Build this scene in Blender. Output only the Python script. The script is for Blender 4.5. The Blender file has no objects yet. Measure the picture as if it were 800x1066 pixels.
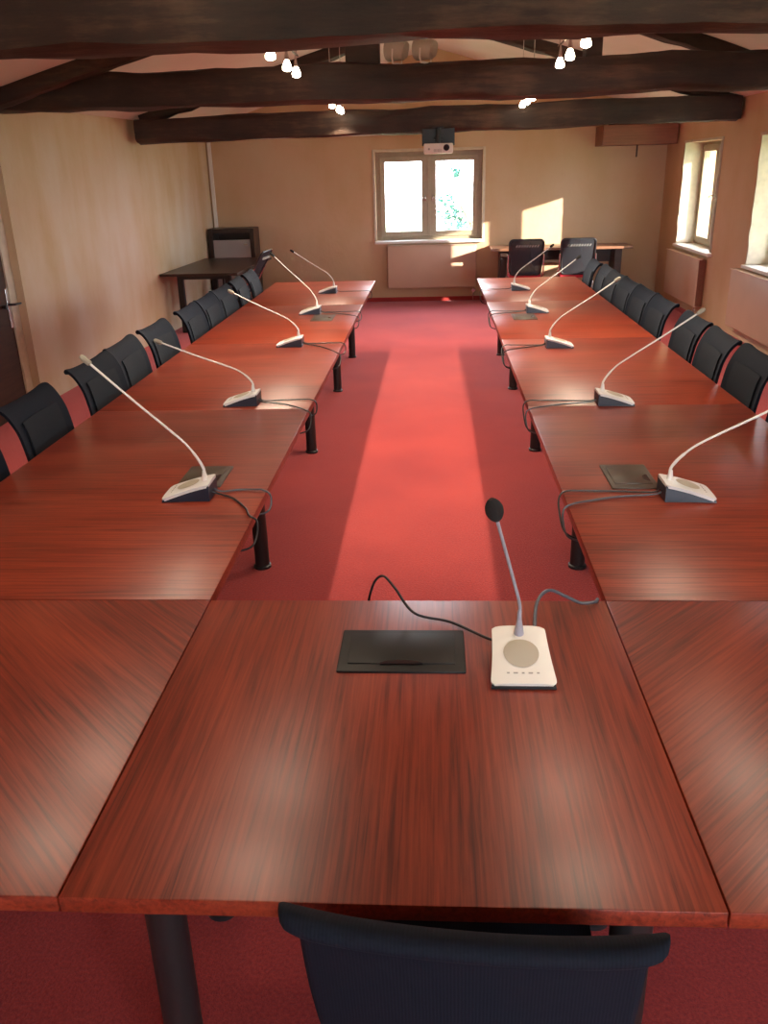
import bpy, bmesh, math, random
from mathutils import Vector, Matrix, Euler, noise
R = math.radians
random.seed(7)
sc = bpy.context.scene
col = sc.collection

# ------------------------------------------------------------------ materials
def new_mat(name):
    m = bpy.data.materials.new(name); m.use_nodes = True
    nt = m.node_tree
    return m, nt, nt.nodes['Principled BSDF']

def simple(name, c, rough=.5, metal=0., spec=.5, bump=0., bscale=200., vary=0.):
    m, nt, b = new_mat(name)
    b.inputs['Base Color'].default_value = (*c, 1)
    b.inputs['Roughness'].default_value = rough
    b.inputs['Metallic'].default_value = metal
    b.inputs['Specular IOR Level'].default_value = spec
    tc = nt.nodes.new('ShaderNodeTexCoord')
    n = nt.nodes.new('ShaderNodeTexNoise'); n.inputs['Scale'].default_value = bscale
    nt.links.new(tc.outputs['Object'], n.inputs['Vector'])
    if bump:
        bp = nt.nodes.new('ShaderNodeBump'); bp.inputs['Strength'].default_value = bump; bp.inputs['Distance'].default_value = .003
        nt.links.new(n.outputs['Fac'], bp.inputs['Height']); nt.links.new(bp.outputs['Normal'], b.inputs['Normal'])
    if vary:
        cr = nt.nodes.new('ShaderNodeValToRGB')
        cr.color_ramp.elements[0].position = .3; cr.color_ramp.elements[1].position = .7
        cr.color_ramp.elements[0].color = (*[x*(1-vary) for x in c], 1)
        cr.color_ramp.elements[1].color = (*[min(1, x*(1+vary)) for x in c], 1)
        nt.links.new(n.outputs['Fac'], cr.inputs['Fac']); nt.links.new(cr.outputs['Color'], b.inputs['Base Color'])
    return m

def wood(name, ang, stops, scale=1., rough=.3, spec=.5, stretch=18., bump=.05, big=1.0):
    """grain runs along local x turned by ang about z"""
    m, nt, b = new_mat(name)
    N = nt.nodes; L = nt.links
    tc = N.new('ShaderNodeTexCoord')
    mp = N.new('ShaderNodeMapping'); mp.vector_type = 'TEXTURE'; mp.inputs['Rotation'].default_value = (0, 0, ang)
    L.new(tc.outputs['Object'], mp.inputs['Vector'])
    m2 = N.new('ShaderNodeMapping'); m2.inputs['Scale'].default_value = (1.1*scale, stretch*scale, stretch*scale)
    L.new(mp.outputs['Vector'], m2.inputs['Vector'])
    n1 = N.new('ShaderNodeTexNoise'); n1.inputs['Scale'].default_value = 2.8; n1.inputs['Detail'].default_value = 8; n1.inputs['Roughness'].default_value = .62
    n1.inputs['Distortion'].default_value = .5
    L.new(m2.outputs['Vector'], n1.inputs['Vector'])
    m3 = N.new('ShaderNodeMapping'); m3.inputs['Scale'].default_value = (.8*scale, 3.2*scale, 3.2*scale)
    L.new(mp.outputs['Vector'], m3.inputs['Vector'])
    n2 = N.new('ShaderNodeTexNoise'); n2.inputs['Scale'].default_value = 1.3; n2.inputs['Detail'].default_value = 3
    L.new(m3.outputs['Vector'], n2.inputs['Vector'])
    mx = N.new('ShaderNodeMath'); mx.operation = 'MULTIPLY_ADD'; mx.inputs[1].default_value = .45*big
    L.new(n2.outputs['Fac'], mx.inputs[0])
    ma = N.new('ShaderNodeMath'); ma.operation = 'MULTIPLY'; ma.inputs[1].default_value = 1-.45*big
    L.new(n1.outputs['Fac'], ma.inputs[0]); L.new(ma.outputs[0], mx.inputs[2])
    cr = N.new('ShaderNodeValToRGB')
    els = cr.color_ramp.elements
    for i, (p, c) in enumerate(stops):
        e = els[i] if i < 2 else els.new(p)
        e.position = p; e.color = (*c, 1)
    L.new(mx.outputs[0], cr.inputs['Fac']); L.new(cr.outputs['Color'], b.inputs['Base Color'])
    b.inputs['Roughness'].default_value = rough; b.inputs['Specular IOR Level'].default_value = spec
    if bump:
        bp = N.new('ShaderNodeBump'); bp.inputs['Strength'].default_value = bump; bp.inputs['Distance'].default_value = .002
        L.new(n1.outputs['Fac'], bp.inputs['Height']); L.new(bp.outputs['Normal'], b.inputs['Normal'])
    return m

MAHOG = [(.36, (.080, .010, .005)), (.66, (.315, .052, .021)), (.5, (.21, .029, .0125))]
M = {}
for k, a in (('mahogany_across', 0), ('mahogany_along', R(90)), ('mahogany_mitre_left', R(-45)), ('mahogany_mitre_right', R(45))):
    M[k] = wood(k, a, MAHOG, rough=.35, stretch=38, bump=.03, big=.8)
M['dark_table'] = wood('dark_table', 0, [(.35, (.022, .010, .007)), (.7, (.05, .024, .016))], rough=.35)
M['console_top'] = wood('console_top', 0, [(.35, (.20, .09, .05)), (.7, (.34, .17, .10))], rough=.35)
M['door_wood'] = wood('door_wood', R(90), [(.3, (.034, .014, .007)), (.7, (.080, .034, .016))], rough=.65, spec=.2)
M['stub_wood'] = wood('stub_wood', 0, [(.3, (.14, .045, .022)), (.7, (.27, .085, .042))], rough=.6)
M['window_wood'] = wood('window_wood', R(90), [(.3, (.33, .26, .17)), (.7, (.44, .36, .25))], rough=.45, bump=.02)

def beam_mat():
    m, nt, b = new_mat('old_oak'); N = nt.nodes; L = nt.links
    tc = N.new('ShaderNodeTexCoord')
    mp = N.new('ShaderNodeMapping'); mp.inputs['Scale'].default_value = (1.2, 9, 9)
    L.new(tc.outputs['Object'], mp.inputs['Vector'])
    n1 = N.new('ShaderNodeTexNoise'); n1.inputs['Scale'].default_value = 2.; n1.inputs['Detail'].default_value = 8; n1.inputs['Roughness'].default_value = .7
    L.new(mp.outputs['Vector'], n1.inputs['Vector'])
    n2 = N.new('ShaderNodeTexNoise'); n2.inputs['Scale'].default_value = 2.4; n2.inputs['Detail'].default_value = 5
    L.new(tc.outputs['Object'], n2.inputs['Vector'])
    mx = N.new('ShaderNodeMix'); mx.data_type = 'FLOAT'; mx.inputs[0].default_value = .5
    L.new(n1.outputs['Fac'], mx.inputs[2]); L.new(n2.outputs['Fac'], mx.inputs[3])
    cr = N.new('ShaderNodeValToRGB'); e = cr.color_ramp.elements
    e[0].position = .36; e[0].color = (.014, .0075, .0052, 1); e[1].position = .68; e[1].color = (.125, .068, .042, 1)
    x = e.new(.52); x.color = (.040, .020, .013, 1)
    L.new(mx.outputs[0], cr.inputs['Fac']); L.new(cr.outputs['Color'], b.inputs['Base Color'])
    b.inputs['Roughness'].default_value = .62
    bp = N.new('ShaderNodeBump'); bp.inputs['Strength'].default_value = .6; bp.inputs['Distance'].default_value = .012
    L.new(n1.outputs['Fac'], bp.inputs['Height']); L.new(bp.outputs['Normal'], b.inputs['Normal'])
    return m
M['oak'] = beam_mat()

def wall_mat(name, lo, mid, hi, streak=.5):
    """ochre lime wash brushed on: broad clouds and vertical brush streaks"""
    m, nt, b = new_mat(name); N = nt.nodes; L = nt.links
    tc = N.new('ShaderNodeTexCoord')
    n1 = N.new('ShaderNodeTexNoise'); n1.inputs['Scale'].default_value = .8; n1.inputs['Detail'].default_value = 5; n1.inputs['Roughness'].default_value = .55
    L.new(tc.outputs['Object'], n1.inputs['Vector'])
    mp = N.new('ShaderNodeMapping'); mp.inputs['Scale'].default_value = (1.7, 1.7, .45)
    L.new(tc.outputs['Object'], mp.inputs['Vector'])
    n2 = N.new('ShaderNodeTexNoise'); n2.inputs['Scale'].default_value = 1.5; n2.inputs['Detail'].default_value = 4
    L.new(mp.outputs['Vector'], n2.inputs['Vector'])
    mx = N.new('ShaderNodeMix'); mx.data_type = 'FLOAT'; mx.inputs[0].default_value = streak
    L.new(n1.outputs['Fac'], mx.inputs[2]); L.new(n2.outputs['Fac'], mx.inputs[3])
    cr = N.new('ShaderNodeValToRGB'); e = cr.color_ramp.elements
    e[0].position = .36; e[0].color = (*lo, 1); e[1].position = .64; e[1].color = (*hi, 1)
    x = e.new(.5); x.color = (*mid, 1)
    L.new(mx.outputs[0], cr.inputs['Fac']); L.new(cr.outputs['Color'], b.inputs['Base Color'])
    b.inputs['Roughness'].default_value = .85; b.inputs['Specular IOR Level'].default_value = .2
    n3 = N.new('ShaderNodeTexNoise'); n3.inputs['Scale'].default_value = 14; n3.inputs['Detail'].default_value = 6
    L.new(tc.outputs['Object'], n3.inputs['Vector'])
    bp = N.new('ShaderNodeBump'); bp.inputs['Strength'].default_value = .25; bp.inputs['Distance'].default_value = .012
    L.new(n3.outputs['Fac'], bp.inputs['Height']); L.new(bp.outputs['Normal'], b.inputs['Normal'])
    return m
M['wall_left'] = wall_mat('ochre_wash_left', (.56, .40, .22), (.63, .50, .34), (.67, .58, .46), .5)
M['wall'] = wall_mat('ochre_wash', (.56, .38, .22), (.60, .43, .27), (.63, .47, .32), .3)
M['ceiling'] = wall_mat('ceiling_plaster', (.76, .70, .65), (.80, .745, .70), (.83, .78, .74), .2)
M['stone'] = simple('stone_jamb', (.62, .54, .41), .85, bump=.35, bscale=14, vary=.08)

def carpet_mat():
    m, nt, b = new_mat('red_carpet'); N = nt.nodes; L = nt.links
    tc = N.new('ShaderNodeTexCoord')
    n1 = N.new('ShaderNodeTexNoise'); n1.inputs['Scale'].default_value = 110; n1.inputs['Detail'].default_value = 3; n1.inputs['Roughness'].default_value = .7
    n2 = N.new('ShaderNodeTexNoise'); n2.inputs['Scale'].default_value = 1.6; n2.inputs['Detail'].default_value = 4
    L.new(tc.outputs['Object'], n1.inputs['Vector']); L.new(tc.outputs['Object'], n2.inputs['Vector'])
    mx = N.new('ShaderNodeMix'); mx.data_type = 'FLOAT'; mx.inputs[0].default_value = .3
    L.new(n1.outputs['Fac'], mx.inputs[2]); L.new(n2.outputs['Fac'], mx.inputs[3])
    cr = N.new('ShaderNodeValToRGB'); e = cr.color_ramp.elements
    e[0].position = .3; e[0].color = (.22, .017, .022, 1); e[1].position = .7; e[1].color = (.58, .068, .053, 1)
    L.new(mx.outputs[0], cr.inputs['Fac']); L.new(cr.outputs['Color'], b.inputs['Base Color'])
    b.inputs['Roughness'].default_value = .95; b.inputs['Specular IOR Level'].default_value = .1
    b.inputs['Sheen Weight'].default_value = .35; b.inputs['Sheen Roughness'].default_value = .5
    b.inputs['Sheen Tint'].default_value = (1, .65, .75, 1)
    bp = N.new('ShaderNodeBump'); bp.inputs['Strength'].default_value = .8; bp.inputs['Distance'].default_value = .006
    L.new(n1.outputs['Fac'], bp.inputs['Height']); L.new(bp.outputs['Normal'], b.inputs['Normal'])
    return m
M['carpet'] = carpet_mat()

M['black_metal'] = simple('black_metal', (.012, .012, .013), .42, bump=.05)
M['black_plastic'] = simple('black_plastic', (.016, .016, .018), .38)
M['box_black'] = simple('box_black', (.011, .010, .010), .5, spec=.3, bump=.06, bscale=500)
M['box_bronze'] = simple('box_bronze', (.060, .046, .036), .34, bump=.05, bscale=500)
M['navy_plastic'] = simple('navy_plastic', (.016, .022, .040), .38)
M['silver_plastic'] = simple('silver_plastic', (.74, .75, .76), .32)
M['white_plastic'] = simple('white_plastic', (.80, .78, .73), .38)
M['grille'] = simple('grille', (.44, .40, .32), .45, bump=.3, bscale=700)
M['neck_white'] = simple('neck_white', (.72, .71, .69), .35)
M['neck_grey'] = simple('neck_grey', (.34, .33, .38), .35)
M['foam_beige'] = simple('foam_beige', (.33, .30, .24), .95, bump=.5, bscale=500)
M['foam_black'] = simple('foam_black', (.014, .014, .014), .95, bump=.5, bscale=500)
M['cable_black'] = simple('cable_black', (.015, .015, .018), .45)
M['cable_grey'] = simple('cable_grey', (.075, .08, .10), .45)
M['chrome'] = simple('chrome', (.62, .62, .62), .25, metal=1.)
M['mark'] = simple('mark', (.35, .34, .32), .6)
M['white_paint'] = simple('white_paint', (.78, .74, .68), .5, vary=.03, bscale=5)
M['radiator'] = simple('radiator', (.60, .43, .31), .45, vary=.03, bscale=4)
M['red_fabric'] = simple('red_fabric', (.42, .02, .035), .9, bump=.3, bscale=300)
M['grey_panel'] = simple('grey_panel', (.40, .37, .37), .6, vary=.05, bscale=3)
M['grey_plastic'] = simple('grey_plastic', (.45, .45, .43), .5)
M['speaker_beige'] = simple('speaker_beige', (.46, .42, .34), .55, vary=.08, bscale=12)
M['lens'] = simple('lens', (.01, .01, .014), .08)
M['leaf'] = simple('leaf', (.022, .085, .070), .6, vary=.25, bscale=3)
M['bark'] = simple('bark', (.20, .15, .10), .9, bump=.5, bscale=20)
M['lawn'] = simple('lawn', (.30, .36, .16), .95, vary=.2, bscale=.6)

def fabric(name, c, scale=260):
    m, nt, b = new_mat(name); N = nt.nodes; L = nt.links
    tc = N.new('ShaderNodeTexCoord')
    w = N.new('ShaderNodeTexWave'); w.wave_type = 'BANDS'; w.bands_direction = 'X'; w.inputs['Scale'].default_value = scale; w.inputs['Distortion'].default_value = .6
    L.new(tc.outputs['Object'], w.inputs['Vector'])
    cr = N.new('ShaderNodeValToRGB'); e = cr.color_ramp.elements
    e[0].color = (*[x*.8 for x in c], 1); e[1].color = (*[x*1.2 for x in c], 1)
    L.new(w.outputs['Fac'], cr.inputs['Fac']); L.new(cr.outputs['Color'], b.inputs['Base Color'])
    b.inputs['Roughness'].default_value = .8; b.inputs['Specular IOR Level'].default_value = .2
    bp = N.new('ShaderNodeBump'); bp.inputs['Strength'].default_value = .25; bp.inputs['Distance'].default_value = .001
    L.new(w.outputs['Fac'], bp.inputs['Height']); L.new(bp.outputs['Normal'], b.inputs['Normal'])
    return m
M['fabric_black'] = fabric('fabric_black', (.0042, .0072, .0150), 60)
M['fabric_panel'] = fabric('fabric_panel', (.010, .013, .019), 80)

def mesh_mat():
    m, nt, b = new_mat('open_mesh'); N = nt.nodes; L = nt.links
    b.inputs['Base Color'].default_value = (.016, .018, .026, 1); b.inputs['Roughness'].default_value = .6
    tr = N.new('ShaderNodeBsdfTransparent'); mix = N.new('ShaderNodeMixShader'); mix.inputs[0].default_value = .86
    L.new(tr.outputs[0], mix.inputs[1]); L.new(b.outputs[0], mix.inputs[2])
    L.new(mix.outputs[0], N['Material Output'].inputs['Surface'])
    return m
M['open_mesh'] = mesh_mat()

def glass_mat():
    m = bpy.data.materials.new('window_glass'); m.use_nodes = True; nt = m.node_tree; N = nt.nodes; L = nt.links
    N.remove(N['Principled BSDF'])
    tr = N.new('ShaderNodeBsdfTransparent'); gl = N.new('ShaderNodeBsdfGlossy'); gl.inputs['Roughness'].default_value = .02
    fr = N.new('ShaderNodeFresnel'); ge = N.new('ShaderNodeNewGeometry'); io = N.new('ShaderNodeMath'); io.operation = 'MULTIPLY_ADD'
    io.inputs[1].default_value = 1/1.45-1.45; io.inputs[2].default_value = 1.45     # same reflection on both faces of the pane
    L.new(ge.outputs['Backfacing'], io.inputs[0]); L.new(io.outputs[0], fr.inputs['IOR'])
    mix = N.new('ShaderNodeMixShader')
    L.new(fr.outputs[0], mix.inputs[0]); L.new(tr.outputs[0], mix.inputs[1]); L.new(gl.outputs[0], mix.inputs[2])
    L.new(mix.outputs[0], N['Material Output'].inputs['Surface'])
    return m
M['glass'] = glass_mat()

def emit(name, c, s):
    m, nt, b = new_mat(name)
    b.inputs['Base Color'].default_value = (.9, .85, .75, 1)
    b.inputs['Emission Color'].default_value = (*c, 1); b.inputs['Emission Strength'].default_value = s
    return m
M['bulb'] = emit('lit_bulb', (1, .86, .62), 30)

# ------------------------------------------------------------------ mesh builder
class MB:
    def __init__(s): s.bm = bmesh.new()
    def box(s, c, d, rot=None, bev=0., seg=2):
        r = bmesh.ops.create_cube(s.bm, size=1.)
        vs = r['verts']
        bmesh.ops.scale(s.bm, vec=Vector(d), verts=vs)
        if bev:
            es = list({e for v in vs for e in v.link_edges})
            q = bmesh.ops.bevel(s.bm, geom=es, offset=bev, segments=seg, affect='EDGES', profile=.5)
            vs = list({v for f in q['faces'] for v in f.verts} | {v for v in vs if v.is_valid})
        if rot: bmesh.ops.rotate(s.bm, cent=(0, 0, 0), matrix=Euler(rot).to_matrix(), verts=vs)
        bmesh.ops.translate(s.bm, vec=Vector(c), verts=vs)
        return s
    def prism(s, poly, z0, z1):
        a = [s.bm.verts.new((x, y, z0)) for x, y in poly]; b = [s.bm.verts.new((x, y, z1)) for x, y in poly]
        n = len(poly)
        s.bm.faces.new(a[::-1]); s.bm.faces.new(b)
        for i in range(n): s.bm.faces.new((a[i], a[(i+1) % n], b[(i+1) % n], b[i]))
        bmesh.ops.recalc_face_normals(s.bm, faces=s.bm.faces[:])
        return s
    def extrude(s, poly, axis, a0, a1):
        """poly in the two other axes, swept along axis"""
        def p(u, v, w):
            return {'x': (w, u, v), 'y': (u, w, v), 'z': (u, v, w)}[axis]
        a = [s.bm.verts.new(p(u, v, a0)) for u, v in poly]; b = [s.bm.verts.new(p(u, v, a1)) for u, v in poly]
        n = len(poly); fs = [s.bm.faces.new(a[::-1]), s.bm.faces.new(b)]
        for i in range(n): fs.append(s.bm.faces.new((a[i], a[(i+1) % n], b[(i+1) % n], b[i])))
        bmesh.ops.recalc_face_normals(s.bm, faces=fs)
        return s
    def tube(s, pts, r, seg=10, cap=True):
        pts = [Vector(p) for p in pts]; n = len(pts)
        rs = r if isinstance(r, (list, tuple)) else [r]*n
        rings = []; up = None
        for i, p in enumerate(pts):
            t = (pts[min(i+1, n-1)] - pts[max(i-1, 0)]).normalized()
            if up is None:
                up = Vector((0, 0, 1)) if abs(t.z) < .9 else Vector((1, 0, 0))
            side = t.cross(up)
            if side.length < 1e-5: side = t.cross(Vector((0, 1, 0)))
            side.normalize(); up = side.cross(t).normalized()
            rings.append([s.bm.verts.new(p + (side*math.cos(2*math.pi*k/seg) + up*math.sin(2*math.pi*k/seg))*rs[i]) for k in range(seg)])
        fs = []
        for a, b in zip(rings, rings[1:]):
            for k in range(seg): fs.append(s.bm.faces.new((a[k], a[(k+1) % seg], b[(k+1) % seg], b[k])))
        if cap: fs += [s.bm.faces.new(rings[0][::-1]), s.bm.faces.new(rings[-1])]
        bmesh.ops.recalc_face_normals(s.bm, faces=fs)
        return s
    def surf(s, f, nu, nv, th=0., u0=0, u1=1, v0=-1, v1=1):
        g = [[s.bm.verts.new(f(u0+(u1-u0)*i/nu, v0+(v1-v0)*j/nv)) for j in range(nv+1)] for i in range(nu+1)]
        fs = [s.bm.faces.new((g[i][j], g[i][j+1], g[i+1][j+1], g[i+1][j])) for i in range(nu) for j in range(nv)]
        s.bm.normal_update()
        if th:
            bmesh.ops.solidify(s.bm, geom=fs, thickness=th)
            bmesh.ops.recalc_face_normals(s.bm, faces=s.bm.faces[:])
        return s
    def build(s, name, mat, parent=None, smooth=True, loc=None, sub=0):
        me = bpy.data.meshes.new(name); s.bm.to_mesh(me); s.bm.free()
        me.materials.append(mat)
        if smooth:
            me.polygons.foreach_set('use_smooth', [True]*len(me.polygons))
            me.set_sharp_from_angle(angle=R(38))
        o = bpy.data.objects.new(name, me); col.objects.link(o)
        if parent: o.parent = parent
        if loc: o.location = loc
        if sub:
            md = o.modifiers.new('Subdivision', 'SUBSURF'); md.levels = sub; md.render_levels = sub
        return o

def smooth_path(P, n=8):
    P = [Vector(p) for p in P]; out = []
    for i in range(len(P)-1):
        p0, p1, p2, p3 = P[max(i-1, 0)], P[i], P[i+1], P[min(i+2, len(P)-1)]
        for k in range(n):
            t = k/n
            out.append(.5*((2*p1) + (p2-p0)*t + (2*p0-5*p1+4*p2-p3)*t*t + (3*p1-p0-3*p2+p3)*t**3))
    out.append(P[-1]); return out

def tag(o, label=None, cat=None, group=None, kind=None):
    if label: o['label'] = label
    if cat: o['category'] = cat
    if group: o['group'] = group
    if kind: o['kind'] = kind
    return o
def thing(name, label, cat, loc=(0, 0, 0), rz=0., group=None, kind=None):
    o = bpy.data.objects.new(name, None); col.objects.link(o)
    o.location = loc; o.rotation_euler = (0, 0, rz); o.empty_display_size = .1
    return tag(o, label, cat, group, kind)
def copy_tree(o, parent=None):
    c = o.copy(); col.objects.link(c)
    if parent: c.parent = parent
    for ch in list(o.children): copy_tree(ch, c)
    return c

# ------------------------------------------------------------------ room shell
YB = 13.03; YF = -2.6; XR = 3.25
def xl(y): return -3.24 - .033*(YB - y)
def roof(x): return 3.36 - .28*abs(x)

MB().box((0, (YB+YF)/2, -.1), (8.6, YB-YF+1.2, .2)).build('floor', M['carpet'], smooth=False)
tag(bpy.data.objects['floor'], 'red carpeted floor of the meeting room', 'floor', kind='structure')
c = MB()
for sgn in (-1, 1):
    c.extrude([(0, roof(0)), (sgn*4.4, roof(4.4)), (sgn*4.4, roof(4.4)+.2), (0, roof(0)+.2)], 'y', YF-.5, YB+.5)
tag(c.build('ceiling', M['ceiling'], smooth=False), 'pale pinkish plaster ceiling sloping up to a ridge', 'ceiling', kind='structure')

# left wall, slightly out of square, with the door opening
DY0, DY1, DZ = 6.05, 7.12, 2.02
w = MB()
def lw(y0, y1, z0, z1): w.prism([(xl(y0), y0), (xl(y1), y1), (xl(y1)-.45, y1), (xl(y0)-.45, y0)], z0, z1)
lw(YF, DY0, 0, 2.46); lw(DY1, YB, 0, 2.52); lw(DY0, DY1, DZ, 2.5)
tag(w.build('wall_left', M['wall_left'], smooth=False), 'left wall in ochre lime wash', 'wall', kind='structure')

# right wall with three-dimensional window openings
WZ0, WZ1 = .815, 2.06
RW = [(10.56, 12.08), (7.85, 9.34)]
w = MB()
ys = [YF]
for a, b in sorted(RW): ys += [a, b]
ys.append(YB)
for i in range(0, len(ys), 2):
    w.box((XR+.155, (ys[i]+ys[i+1])/2, 1.26), (.31, ys[i+1]-ys[i], 2.52))
for a, b in RW:
    w.box((XR+.155, (a+b)/2, WZ0/2), (.31, b-a, WZ0)); w.box((XR+.155, (a+b)/2, (WZ1+2.52)/2), (.31, b-a, 2.52-WZ1))
tag(w.build('wall_right', M['wall'], smooth=False), 'right wall in ochre lime wash with two deep windows', 'wall', kind='structure')

BX0, BX1, BZ0, BZ1 = -.83, .70, .86, 2.07
w = MB()
w.extrude([(-4.2, 0), (BX0, 0), (BX0, roof(BX0)+.1), (-4.2, roof(4.2)+.1)], 'y', YB, YB+.4)
w.extrude([(BX1, 0), (4.2, 0), (4.2, roof(4.2)+.1), (BX1, roof(BX1)+.1)], 'y', YB, YB+.4)
w.box(((BX0+BX1)/2, YB+.2, BZ0/2), (BX1-BX0, .4, BZ0))
w.extrude([(BX0, BZ1), (BX1, BZ1), (BX1, roof(BX1)+.1), (0, roof(0)+.1), (BX0, roof(BX0)+.1)], 'y', YB, YB+.4)
tag(w.build('wall_back', M['wall'], smooth=False), 'far gable wall in ochre lime wash around the double window', 'wall', kind='structure')
# wall behind the camera with a wide window added to let in daylight
FX0, FX1, FZ0, FZ1 = .7, 3.1, .62, 2.25
w = MB()
w.extrude([(-4.3, 0), (FX0, 0), (FX0, roof(FX0)+.1), (-4.3, roof(4.3)+.1)], 'y', YF-.4, YF)
w.extrude([(FX1, 0), (4.2, 0), (4.2, roof(4.2)+.1), (FX1, roof(FX1)+.1)], 'y', YF-.4, YF)
w.box(((FX0+FX1)/2, YF-.2, FZ0/2), (FX1-FX0, .4, FZ0))
w.extrude([(FX0, FZ1), (FX1, FZ1), (FX1, roof(FX1)+.1), (FX0, roof(FX0)+.1)], 'y', YF-.4, YF)
tag(w.build('wall_front', M['wall'], smooth=False), 'ochre wall behind the camera', 'wall', kind='structure')

# carpet upstand along the walls
tag(MB().box((0, YB-.006, .03), (6.44, .012, .06)).build('baseboard_back', M['carpet'], smooth=False), 'dark red carpet upstand along the far wall', 'baseboard', kind='structure')
tag(MB().box((XR-.006, (YB+YF)/2, .03), (.012, YB-YF-.1, .06)).build('baseboard_right', M['carpet'], smooth=False), 'dark red carpet upstand along the right wall', 'baseboard', kind='structure')

# ------------------------------------------------------------------ windows (local: x across, y outward, z up, origin at sill middle on wall face)
def window(name, label, loc, rz, W, H, rec, frame=.06, sash=.075, sill=(.10, .035), stone=False, handle=True, mull=.02):
    t = thing(name, label, 'window', loc, rz, kind='structure')
    f = MB(); y = rec; d = .07
    f.box((-W/2+frame/2, y, H/2), (frame, d, H), bev=.006); f.box((W/2-frame/2, y, H/2), (frame, d, H), bev=.006)
    f.box((0, y, H-frame/2), (W-2*frame, d, frame), bev=.006); f.box((0, y, frame/2), (W-2*frame, d, frame), bev=.006)
    f.build('window_frame', M['window_wood'], t, smooth=False)
    sw = (W-2*frame)/2 + .012
    for sg in (-1, 1):
        cx = sg*(sw/2+.001); zc = H/2; sh = H-2*frame+.024
        s = MB(); yy = y-.038
        for q in (-1, 1):
            wd = sash + (mull if q == -sg else 0)
            s.box((cx+q*(sw/2-wd/2), yy, zc), (wd, .046, sh), bev=.006)
        s.box((cx, yy, zc+sh/2-sash/2), (sw-2*sash+.02, .044, sash), bev=.006); s.box((cx, yy, zc-sh/2+sash/2), (sw-2*sash+.02, .044, sash), bev=.006)
        so = s.build('sash', M['window_wood'], t, smooth=False)
        MB().box((cx, yy-.008, zc), (sw-2*sash+.03, .006, sh-2*sash+.03)).build('glass_pane', M['glass'], so, smooth=False)
        if handle:
            h = MB(); hx = sg*.055
            h.box((hx, yy-.036, zc-.02), (.022, .012, .075), bev=.004)
            h.tube([(hx, yy-.035, zc), (hx, yy-.07, zc), (hx+sg*.012, yy-.078, zc-.005), (hx+sg*.045, yy-.078, zc-.03)], .007, 8)
            h.build('handle', M['chrome'], so)
    MB().box((0, rec-.064, H/2), (.045, .012, H-2*frame+.01), bev=.004).build('meeting_strip', M['window_wood'], t, smooth=False)
    sl = MB(); dep, th = sill
    sl.box((0, (rec-dep)/2, -th/2+.012), (W+.06, rec+dep, th), bev=.008)
    so = sl.build('window_sill', M['white_paint'], t, smooth=False); so['label'] = 'white painted sill'
    if stone:
        for sg in (-1, 1):
            n = 26; s = MB()
            def fs(u, v, sg=sg):
                z = .02 + u*(H-.02)
                k = noise.noise(Vector((u*7, sg*3.1, 2.))); k2 = noise.noise(Vector((u*6, v*3, sg*5.)))
                yy = -.014 + .022*k if v < -.99 else (-.01 + (rec-.02)*(v+1)/2)
                return (sg*(W/2 - .022 - .012*k2), yy, z)
            s.surf(fs, n, 6, .02)
            so = s.build('stone_jamb', M['stone'], t); so['label'] = 'rough pale stone jamb'
        MB().box((0, -.006, H+.012), (W+.04, .03, .03), bev=.006).build('stone_lintel', M['stone'], t, smooth=False)
    return t

window('window_1', 'double casement window in the far wall above the radiator', ((BX0+BX1)/2, YB, BZ0), 0, BX1-BX0, BZ1-BZ0, .15, frame=.07, sash=.075, sill=(.08, .04), mull=.03)
for i, (a, b) in enumerate(RW):
    window('window_%d' % (i+2), ['narrow-looking deep casement window in the right wall near the far corner', 'deep casement window at the right edge of the photo'][i],
           (XR, (a+b)/2, WZ0), R(-90), b-a, WZ1-WZ0, .27, frame=.05, sash=.07, sill=(.05, .035), stone=True, mull=.085)
window('window_4', 'unseen wide casement window added behind the camera for daylight', ((FX0+FX1)/2, YF, FZ0), R(180), FX1-FX0, FZ1-FZ0, .2)
# cream plaster rim round the far window
m = MB(); r_ = .035
m.box((BX0-.02, YB-.006, (BZ0+BZ1)/2+.01), (r_, .02, BZ1-BZ0+.06), bev=.006); m.box((BX1+.02, YB-.006, (BZ0+BZ1)/2+.01), (r_, .02, BZ1-BZ0+.06), bev=.006)
m.box(((BX0+BX1)/2, YB-.006, BZ1+.02), (BX1-BX0+.005, .02, r_), bev=.006)
tag(m.build('trim_1', M['stone'], smooth=False), 'pale plaster rim around the far window', 'trim', kind='structure')

# ------------------------------------------------------------------ door in the left wall
ang = math.atan(.033)
d = thing('door_1', 'dark wooden door in the left wall at the left edge of the photo', 'door', (xl(6.05), 6.05, 0), ang*1, kind='structure')
# local y runs along the wall
MB().box((-.035, .475, 1.0), (.05, .97, 2.0), bev=.008).build('door_leaf', M['door_wood'], d, smooth=False)
pn = MB()
for z, h in ((.45, .62), (1.35, .85)):
    pn.box((-.010, .45, z), (.012, .60, h), bev=.005)
pn.build('door_panel', M['door_wood'], d, smooth=False)
MB().box((-.006, .905, .86), (.012, .038, .32), bev=.004).build('lock_plate', M['chrome'], d, smooth=False)
h = MB(); h.tube([(-.01, .905, .89), (.03, .905, .89), (.045, .915, .89), (.047, 1.03, .885)], [.011, .010, .010, .008], 10)
h.build('door_handle', M['black_metal'], d)
h = MB(); h.tube([(-.01, .80, .885), (.03, .80, .885)], [.012, .02], 12); h.build('knob', M['black_metal'], d)
def fs(u, v):
    k = noise.noise(Vector((u*9, 1.7, 4.))); k2 = noise.noise(Vector((u*11, v*3, 9.)))
    return (.004 + .010*k2, .94 + .075*(v+1) + (.03*k if v > .99 else 0), u*2.05)
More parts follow.
